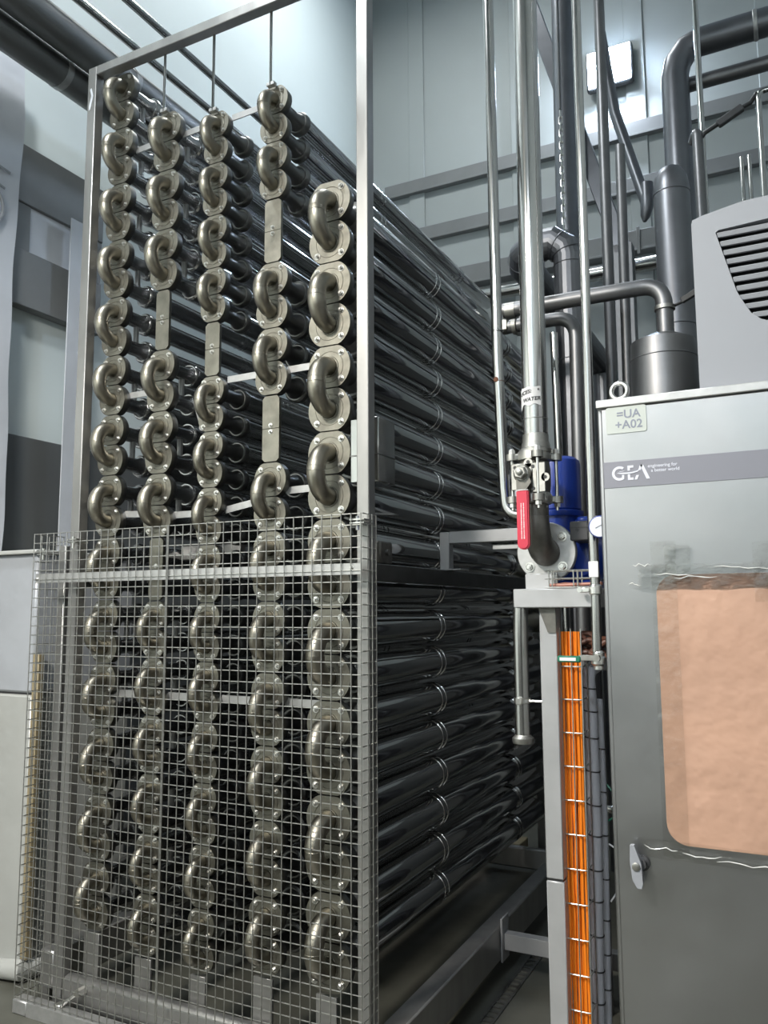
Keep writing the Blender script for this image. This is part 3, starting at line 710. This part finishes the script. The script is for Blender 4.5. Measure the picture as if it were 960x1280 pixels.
# vertical pipes behind
pipe('riser_pipe', 'wide grey riser pipe going up behind the clad inverted U duct', [(.0, 3.3, 8.99), (-.07, 3.3, 0)], .088, M['insul'], 0, 24)
pipe('riser_pipe', 'thin pipe just behind the labelled pipe, passing the clad inverted U duct', [(.455, .9, 2.86), (.490, .9, 0)], .017, M['pipe'], 0)
pipe('riser_pipe', 'grey upright pipe hanging in front of the slanted beams', [(.612, 1.5, 8.99), (.577, 1.5, 0)], .028, M['pipedull'], 0)
pipe('riser_pipe', 'grey upright pipe with a rounded top between the slanted beams and the tall cylinder', [(.707, 1.3, 3.89), (.674, 1.3, 0)], .024, M['pipedull'], 0)
pipe('riser_pipe', 'thin bright pipe rising behind the corner of the cooling unit', [(1.052, 1.8, 8.99), (1.04, 1.8, 0)], .016, M['pipe'], 0)
pipe('riser_pipe', 'dull pipe rising beside the tall clad cylinder', [(1.02, 1.55, 3.95), (1.045, 1.5, 3.98), (1.06, 1.5, 0)], .026, M['pipedull'], .03)
pipe('riser_pipe', 'thin steel pipe curving over at its top above the cooling unit', [(1.40, 1.5, 4.10), (1.325, 1.5, 4.10), (1.32, 1.5, 0)], .014, M['pipe'], .04)
for i, x in enumerate((1.225, 1.262)):
    pipe('rail_hanger', ('thin upright rod, the one nearer the tall cylinder, in the pair' if i == 0 else 'thin upright rod, the one nearer the curved pipe, in the pair') + ' above the cooling unit', [(x, 1.8, 3.95), (x, 1.8, 0)], .011, M['pipe'], 0, 10, 'rod')
pipe('rail_hanger', 'thin crooked riser whose top bends behind the slim rusty pipe', [(.40, .9, 3.03), (.318, .9, 3.05), (.312, .86, 2.87), (.345, .63, 2.815)], .014, M['pipedull'], .03, 12)
t = thing('damper_link', 'black damper link slanting between two thin risers above the cooling unit', 'link', (1.07, 1.5, 3.955))
m = MB().tube([(-.01, 0, -.02), (.01, 0, .005), (.08, .0, .038)], .011, 10); m.build('lower_rod', M['black'], t)
MB().bar((.07, 0, .030), (.185, 0, .088), .03, .036, .004).build('damper_body', M['charcoal'], t)
MB().tube([(.175, 0, .084), (.22, 0, .10), (.25, 0, .14)], .011, 10).build('upper_rod', M['black'], t)
t = thing('valve_lever', 'black lever reaching from the tank pipe clamp toward the cooling unit', 'lever', (1.02, .45, 2.735))
m = MB().tube([(-.01, 0, -.005), (.03, 0, .01)], .006, 8); m.build('lever_rod', M['black'], t)
MB().bar((.025, -.01, .008), (.135, -.05, .045), .014, .024, .003).build('grip', M['black'], t)
t = thing('hanging_chain', 'bright link chain hanging beside the wide grey riser pipe', 'chain', (.128, 2.5, 4.05))
mb = MB()
for i in range(20):
    z = .03 + .044 * i
    P = [V(.012 * math.cos(a), 0, z + .016 * (1 if math.sin(a) > 0 else -1) + .012 * math.sin(a)) for a in [2 * PI * (k + .5) / 12 for k in range(12)]]
    if i % 2: P = [V(0, p.x, p.z) for p in P]
    mb.tube(P + [P[0]], .0042, 6)
mb.build('chain_links', M['bolt'], t)
MB().cyl((0, 0, .9), (.02, 0, CZ - 4.05), .010, 8).build('hanger_rod', M['pipedull'], t)
# slanted beams near the lamp
t = thing('slanted_brace', 'heavy slanted steel brace running down behind the thick labelled pipe', 'brace', (.33, 3.5, 0))
MB().bar((-.9, 0, 7.4), (.0, 0, 4.30), .12, .12, .006).build('brace_beam', M['insul'], t)
MB().box(-.07, .07, -.06, .06, 0, 4.36, .004).build('brace_post', M['pipedull'], t)
t = thing('slanted_spout', 'slanted pipe with a cut tip hanging below the lamp', 'pipe', (.55, 2.5, 4.10))
MB().tube([(-.14, 0, 1.30), (-.07, 0, .72), (.10, 0, .06)], .034, 18).build('pipe_run', M['insul'], t)
MB().tube([(.105, 0, .19), (.105, 0, .05), (.09, 0, -.02), (.085, 0, -.055)], [.042, .042, .03, .012], 14).build('spout_tip', M['insul'], t)
MB().cyl((-.14, 0, 1.28), (-.14, 0, CZ - 4.10), .02, 10).build('hanger_rod', M['galv'], t)
# rails on the back wall
def rail(label, z, h, x0, d=.06, parts=True):
    t = thing('wall_rail', label, 'rail', (x0, BY - d, z))
    MB().box(0, RX - .01 - x0, 0, d, -h / 2, h / 2, .004).build('rail_profile', M['steelbeam'], t)
    MB().box(0, RX - .01 - x0, -.012, 0, -h / 2, -h / 2 + .02, .002).build('lower_lip', M['steelbeam'], t)
    return t
rail('top one of the three grey rails along the back wall', 6.14, .15, -2.42)
rail('middle one of the three grey rails along the back wall', 5.585, .15, -2.1)
t = rail('deep grey cable trunking, lowest of the rails along the back wall', 5.00, .20, -2.3, .14)
for k in range(5): MB().box(.72 + .9 * k, .75 + .9 * k, -.02, 0, -.14, .12, .003).build('trunking_clip', M['steelbeam'], t)
pipe('wall_pipe', 'bright level pipe along the back wall below the trunking', [(-2.3, 4.78, 4.72), (2.19, 4.78, 4.72)], .07, M['pipe'], 0, 24)
# lamp
t = thing('flood_light', 'glaring flood light on the back wall above the slanted spout', 'lamp', (.03, BY - .12, 6.80))
MB().box(-.22, .22, 0, .08, -.20, .20, .02).build('housing', M['charcoal'], t)
MB().box(-.20, .20, -.012, .0, -.18, .18, .004).build('lens', M['lamp'], t)
MB().box(-.03, .03, .08, .12, -.05, .05, .004).build('wall_bracket', M['galv'], t)

# cross rail from the exchanger base
t = thing('tie_rail', 'level grey tie rail joining the exchanger base to the cable stand near the floor', 'rail', (.04, 1.1, 0))
MB().box(.052, 1.1, 0, .05, .128, .198, .003).build('rail_bar', M['stand'], t)
MB().box(.042, .052, -.02, .07, .08, .265, .002).build('end_plate', M['stand'], t)
MB().box(1.06, 1.10, 0, .05, 0, .13, .003).build('rail_leg', M['stand'], t)
m = MB()
for x in (.12, .17): m.box(x - .006, x + .006, .4, 2.6, 0, .006)
for k in range(52): m.box(.126, .164, .42 + .042 * k, .432 + .042 * k, 0, .005)
tag(m.build('floor_drain', M['cast']), 'narrow slotted drain channel in the floor beside the exchanger base', 'drain')
tag(MB().box(-.07, .07, -.10, .10, 0, .07, .005).build('wooden_block', M['wood'], None, (-.48, 3.0, 0)), 'small pale block on the floor past the far end of the tubes', 'block')

# ------------------------------------------------------------------ electrical cabinet with cooler
t = thing('electrical_cabinet', 'brushed steel control cabinet with a cardboard-covered window and a branded grey band', 'cabinet', (1.35, -.6, 0))
cx = -.404
MB().box(cx, .46, .012, .48, .08, 2.146, .004).build('body', M['cabinet'], t)
MB().box(cx + .02, .44, .03, .46, 0, .08, .002).build('plinth', M['charcoal'], t)
door = MB().box(cx + .011, .448, 0, .012, .10, 2.126, .003).build('door', M['cabinet'], t)
MB().box(cx, .46, -.004, .014, 2.128, 2.148, .002).build('top_trim', M['galv'], t)
MB().box(cx + .013, .446, -.0016, .0, 1.931, 1.994, .0004).build('brand_band', M['band'], door)
lp = []
for (sx, sz, a0) in ((1, 1, 0), (-1, 1, PI / 2), (-1, -1, PI), (1, -1, 1.5 * PI)):
    for k in range(5):
        a = a0 + PI / 2 * k / 4; lp.append((sx * .042 + .005 * math.cos(a), sz * .027 + .005 * math.sin(a)))
pl = MB().prism(lp, -.0022, 0).build('label_plate', M['plate'], door, (1.0165 - 1.35, 0, 2.094))
text('lettering', '=UA', .0285, M['engrave'], pl, (-.022, -.0024, .004), bold=.0004, extrude=.0003)
text('lettering', '+A02', .0285, M['engrave'], pl, (-.026, -.0024, -.0215), bold=.0004, extrude=.0003)
# logo: stylised letters with a swoosh
def poly(mb, pts, y0, y1): mb.prism(pts, y0, y1)
LX, LZ, s = .978 - 1.35, 1.9475, .0345
mb = MB(); YA, YB = -.0026, -.0014
ang = [math.radians(d) for d in range(52, 309, 8)]
gx, gz, ro, ri = .0185, s / 2, .0175, .0112
mb.prism([(gx + ro * math.cos(a), gz + ro * .98 * math.sin(a)) for a in ang] + [(gx + ro * .62, gz - .004), (gx + ro * .62 - .0052, gz - .004), (gx + ro * .62 - .0052, gz - .0098)] + [(gx + ri * math.cos(a), gz + ri * math.sin(a)) for a in reversed(ang[:-2])], YA, YB)
mb.box(.0375, .0430, YA, YB, .0222, s); mb.box(.0430, .0510, YA, YB, s - .0055, s)
mb.box(.0375, .0430, YA, YB, 0, .0140); mb.box(.0430, .0505, YA, YB, 0, .0055)
mb.prism([(.0525, 0), (.0590, 0), (.0635, .0105), (.0570, .0105)], YA, YB)
mb.prism([(.0615, .0215), (.0675, .0215), (.0725, s), (.0665, s)], YA, YB)
mb.prism([(.0665, s), (.0735, s), (.0880, 0), (.0800, 0), (.0690, .0275)], YA, YB)
up = [(.0130, .0185), (.022, .0188), (.035, .0180), (.048, .0186), (.060, .0212), (.0665, .0245)]
dn = [(.0130, .0175), (.020, .0158), (.035, .0146), (.050, .0156), (.061, .0184)]
mb.prism(up + dn[::-1], YA - .0004, YB)
mb.prism([(.0150, .0200), (.020, .0222), (.030, .0232), (.030, .0222), (.021, .0210)], YA, YB)
mb.build('logo', M['logo'], door, (LX, 0, LZ), angle=5)
text('slogan', 'engineering for', .0108, M['logo'], door, (LX + .0835, -.0018, LZ + .0265), bold=.0001, extrude=.0003)
text('slogan', 'a better world', .0108, M['logo'], door, (LX + .0905, -.0018, LZ + .0155), bold=.0001, extrude=.0003)
# cardboard in the window
def rrect(x0, x1, z0, z1, r, n=8):
    o = []
    for (cx_, cz_, a0) in ((x1 - r, z1 - r, 0), (x0 + r, z1 - r, PI / 2), (x0 + r, z0 + r, PI), (x1 - r, z0 + r, 1.5 * PI)):
        for k in range(n + 1):
            a = a0 + PI / 2 * k / n; o.append((cx_ + r * math.cos(a), cz_ + r * math.sin(a)))
    return o
wd = MB().prism(rrect(-.284, .32, 1.122, 1.726, .05), -.003, 0).build('window_gasket', M['cabinet'], door)
cb = MB().prism(rrect(-.281, .315, 1.128, 1.722, .045), -.006, -.002).build('cardboard_sheet', M['card'], door); cb['label'] = 'brown cardboard sheet taped over the window'
def tape(x0, x1, z0, z1, seed, y=-.0085):
    random.seed(seed); nx, nz = max(2, int((x1 - x0) / .03)), max(2, int((z1 - z0) / .03)); vs = []; fs = []
    for i in range(nz + 1):
        for j in range(nx + 1):
            vs.append((x0 + (x1 - x0) * j / nx, y - random.uniform(0, .0014), z0 + (z1 - z0) * i / nz + random.uniform(-.002, .002)))
    for i in range(nz):
        for j in range(nx):
            a = i * (nx + 1) + j; fs.append((a, a + 1, a + nx + 2, a + nx + 1))
    return MB().add(vs, fs).build('clear_tape', M['tape'], door, angle=180)
tape(-.32, .36, 1.69, 1.745, 1); tape(-.29, -.235, 1.10, 1.80, 2); tape(-.345, .36, 1.095, 1.135, 3); tape(-.075, -.03, 1.66, 1.79, 4); tape(-.26, -.205, 1.70, 1.79, 6)
# T handle
random.seed(21)
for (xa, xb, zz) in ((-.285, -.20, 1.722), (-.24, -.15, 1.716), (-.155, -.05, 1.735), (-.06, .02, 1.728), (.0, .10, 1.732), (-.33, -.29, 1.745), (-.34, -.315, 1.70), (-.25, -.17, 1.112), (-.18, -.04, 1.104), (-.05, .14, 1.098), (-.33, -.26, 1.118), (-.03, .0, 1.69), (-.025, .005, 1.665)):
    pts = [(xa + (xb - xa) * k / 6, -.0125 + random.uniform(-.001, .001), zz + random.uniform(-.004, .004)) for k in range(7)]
    MB().tube(pts, [.0004, .0011, .0014, .0009, .0015, .0010, .0004], 6).build('tape_crease_glint', M['crease'], door)
hd = MB().lathe([(.017, 0), (.017, -.006), (.012, -.010), (.011, -.022)], (1.012 - 1.35, 0, 1.079), (0, 1, 0), 20).build('lock_rosette', M['charcoal'], door)
o = [(-.012, .044), (-.003, .045), (.011, .006), (.013, -.035), (.010, -.046), (.001, -.046), (-.009, -.03), (-.0135, .01)]
g = MB().prism([(x, z) for x, z in o], -.034, -.020).build('turn_handle', M['ac'], door, (1.004 - 1.35, 0, 1.078)); g['label'] = 'grey turning handle with a key lock'
MB().lathe([(.009, -.0335), (.009, -.0365), (.007, -.0375)], (0, 0, .0), (0, 1, 0), 18).build('key_lock', M['castlight'], g)
# hinge-side rivets
# lifting eye
t = thing('lifting_eye', 'galvanised lifting eye screwed into the cabinet roof corner', 'eyebolt', (.985, -.5, 2.148))
MB().ring((0, 0, .043), (.15, 1, 0), .0205, .0065, 28, 10).build('eye_ring', M['bolt'], t)
MB().lathe([(.013, 0), (.014, .006), (.009, .012), (.008, .02)], (0, 0, 0), (0, 0, 1), 16).build('collar', M['bolt'], t)

# cooling unit on top
t = thing('cooling_unit', 'light grey cabinet cooling unit with a slatted grille on the cabinet roof', 'cooling unit', (1.35, -.55, 2.148))
ow = .34; top = .452
outer = [(-.170, 0), (ow, 0), (ow, top), (-.02, .4535), (-.06, .452), (-.145, .437)] + [(-.167 + .0, .43), (-.170, .42)]
slope = lambda z: -.118 + (.385 - z) * .275 + max(0, .235 - z) * .38
hole = [(-.117, .388), (-.110, .393), (.30, .412), (.30, .147), (-.0, .147), (-.030, .160), (-.050, .178), (-.064, .205), (-.078, .235)]
# front shell with an opening: bridge the outlines as a strip of quads
def shell(mb, outer, hole, y0, y1, n=96):
    def resample(o, k):
        P = [V(x, 0, z) for x, z in o]; P.append(P[0]); L = [0]
        for a, b in zip(P, P[1:]): L.append(L[-1] + (b - a).length)
        out = []
        for i in range(k):
            d = L[-1] * i / k
            for j in range(len(P) - 1):
                if L[j] <= d <= L[j + 1]:
                    f = (d - L[j]) / max(1e-9, L[j + 1] - L[j]); p = P[j].lerp(P[j + 1], f); out.append((p.x, p.z)); break
        return out
    return resample(outer, n), resample(hole, n)
bm = bmesh.new()
def loop(o, y): return [bm.verts.new((x, y, z)) for x, z in o]
oo, hh = loop(outer, 0), loop(hole, 0)
eo = [bm.edges.new((oo[i], oo[(i + 1) % len(oo)])) for i in range(len(oo))]; eh = [bm.edges.new((hh[i], hh[(i + 1) % len(hh)])) for i in range(len(hh))]
bmesh.ops.triangle_fill(bm, use_beauty=True, edges=eo + eh)
# walls back
ob_, hb_ = loop(outer, .38), loop(hole, .03)
for i in range(len(oo)): j = (i + 1) % len(oo); bm.faces.new((oo[i], oo[j], ob_[j], ob_[i]))
for i in range(len(hh)): j = (i + 1) % len(hh); bm.faces.new((hh[i], hh[j], hb_[j], hb_[i]))
bm.faces.new(ob_)
MB().frombm(bm).build('housing', M['ac'], t)
MB().prism(hole, .029, .032).build('grille_back', M['black'], t)
gl = MB()
for k in range(11):
    z = .384 - .0232 * k; x0 = -.117 + (.388 - z) * .255
    if z < .20: x0 += (.20 - z) * .55
    m_ = Matrix.Translation((0, .013, z)) @ Matrix.Rotation(math.radians(12), 4, 'X')
    gl.box(x0 + .002, .30, -.010, .006, -.0060, .0060, .0008, m_)
gl.build('louvre', M['ac'], t)

# ------------------------------------------------------------------ hall lamps
def hall_lamp(label, loc, sx, sy, energy, color=(1, .97, .9)):
    t = thing('hall_lamp', label, 'lamp', loc)
    MB().box(-sx / 2, sx / 2, -sy / 2, sy / 2, .01, .06, .01).build('housing', M['galv'], t)
    MB().box(-sx / 2 + .02, sx / 2 - .02, -sy / 2 + .02, sy / 2 - .02, 0, .012).build('diffuser', M['lampwarm'], t)
    MB().cyl((0, 0, .06), (0, 0, CZ - loc[2]), .01, 8).build('hanger_rod', M['galv'], t)
    l = bpy.data.lights.new('lamp_light', 'AREA'); l.shape = 'RECTANGLE'; l.size = sx; l.size_y = sy; l.energy = energy; l.color = color
    o = bpy.data.objects.new('lamp_light', l); COL.objects.link(o); o.location = (loc[0], loc[1], loc[2] - .012)
    return o
hall_lamp('square lamp hung above the aisle before the exchanger', (-.7, -3.3, 4.2), .5, .5, 215, (1, .95, .87))
hall_lamp('added unseen long lamp that brightens the front wall of the hall', (.9, -4.9, 5.0), 1.2, .4, 75, (.82, .90, 1))  # added wall washer, gives the cabinet door a bright reflection
hall_lamp('long lamp hung above the far end of the hall', (-1.2, 2.6, 8.3), 1.4, .5, 60, (.92, .98, 1))
hall_lamp('small square lamp hung high by the side wall', (-1.3, -1.5, 6.4), .4, .4, 100, (.92, .97, 1))

sl = bpy.data.lights.new('flood_beam', 'AREA'); sl.shape = 'RECTANGLE'; sl.size = .28; sl.size_y = .22; sl.energy = 130; sl.color = (.76, .86, 1)
o = bpy.data.objects.new('flood_beam', sl); COL.objects.link(o); o.location = (.03, BY - .15, 6.80); o.rotation_euler = (math.radians(65), 0, 0)

w = bpy.data.worlds.new('World'); scn.world = w; w.use_nodes = True
w.node_tree.nodes['Background'].inputs[0].default_value = (.5, .55, .6, 1); w.node_tree.nodes['Background'].inputs[1].default_value = .2

# ------------------------------------------------------------------ camera
cam = bpy.data.cameras.new('Camera'); co = bpy.data.objects.new('Camera', cam); COL.objects.link(co); scn.camera = co
F = 1014.77
cam.sensor_fit = 'VERTICAL'; cam.sensor_height = 24.0; cam.lens = F / 1280 * 24.0; cam.clip_start = .02; cam.clip_end = 100
Rm = Matrix(((0.891155, 0.058524, 0.449909), (0.453661, -0.102074, -0.885309), (-0.005888, 0.993054, -0.117513)))
co.matrix_world = Matrix.Translation((1.361, -2.558, 1.65)) @ Rm.to_4x4()
scn.view_settings.view_transform = 'Standard'; scn.view_settings.look = 'None'
scn.view_settings.gamma = 1; scn.view_settings.use_curve_mapping = False
scn.view_settings.exposure = 0.6
try:
    scn.cycles.use_denoising = True
    scn.cycles.max_bounces = 8; scn.cycles.glossy_bounces = 5; scn.cycles.diffuse_bounces = 4; scn.cycles.sample_clamp_indirect = 6
except Exception: pass
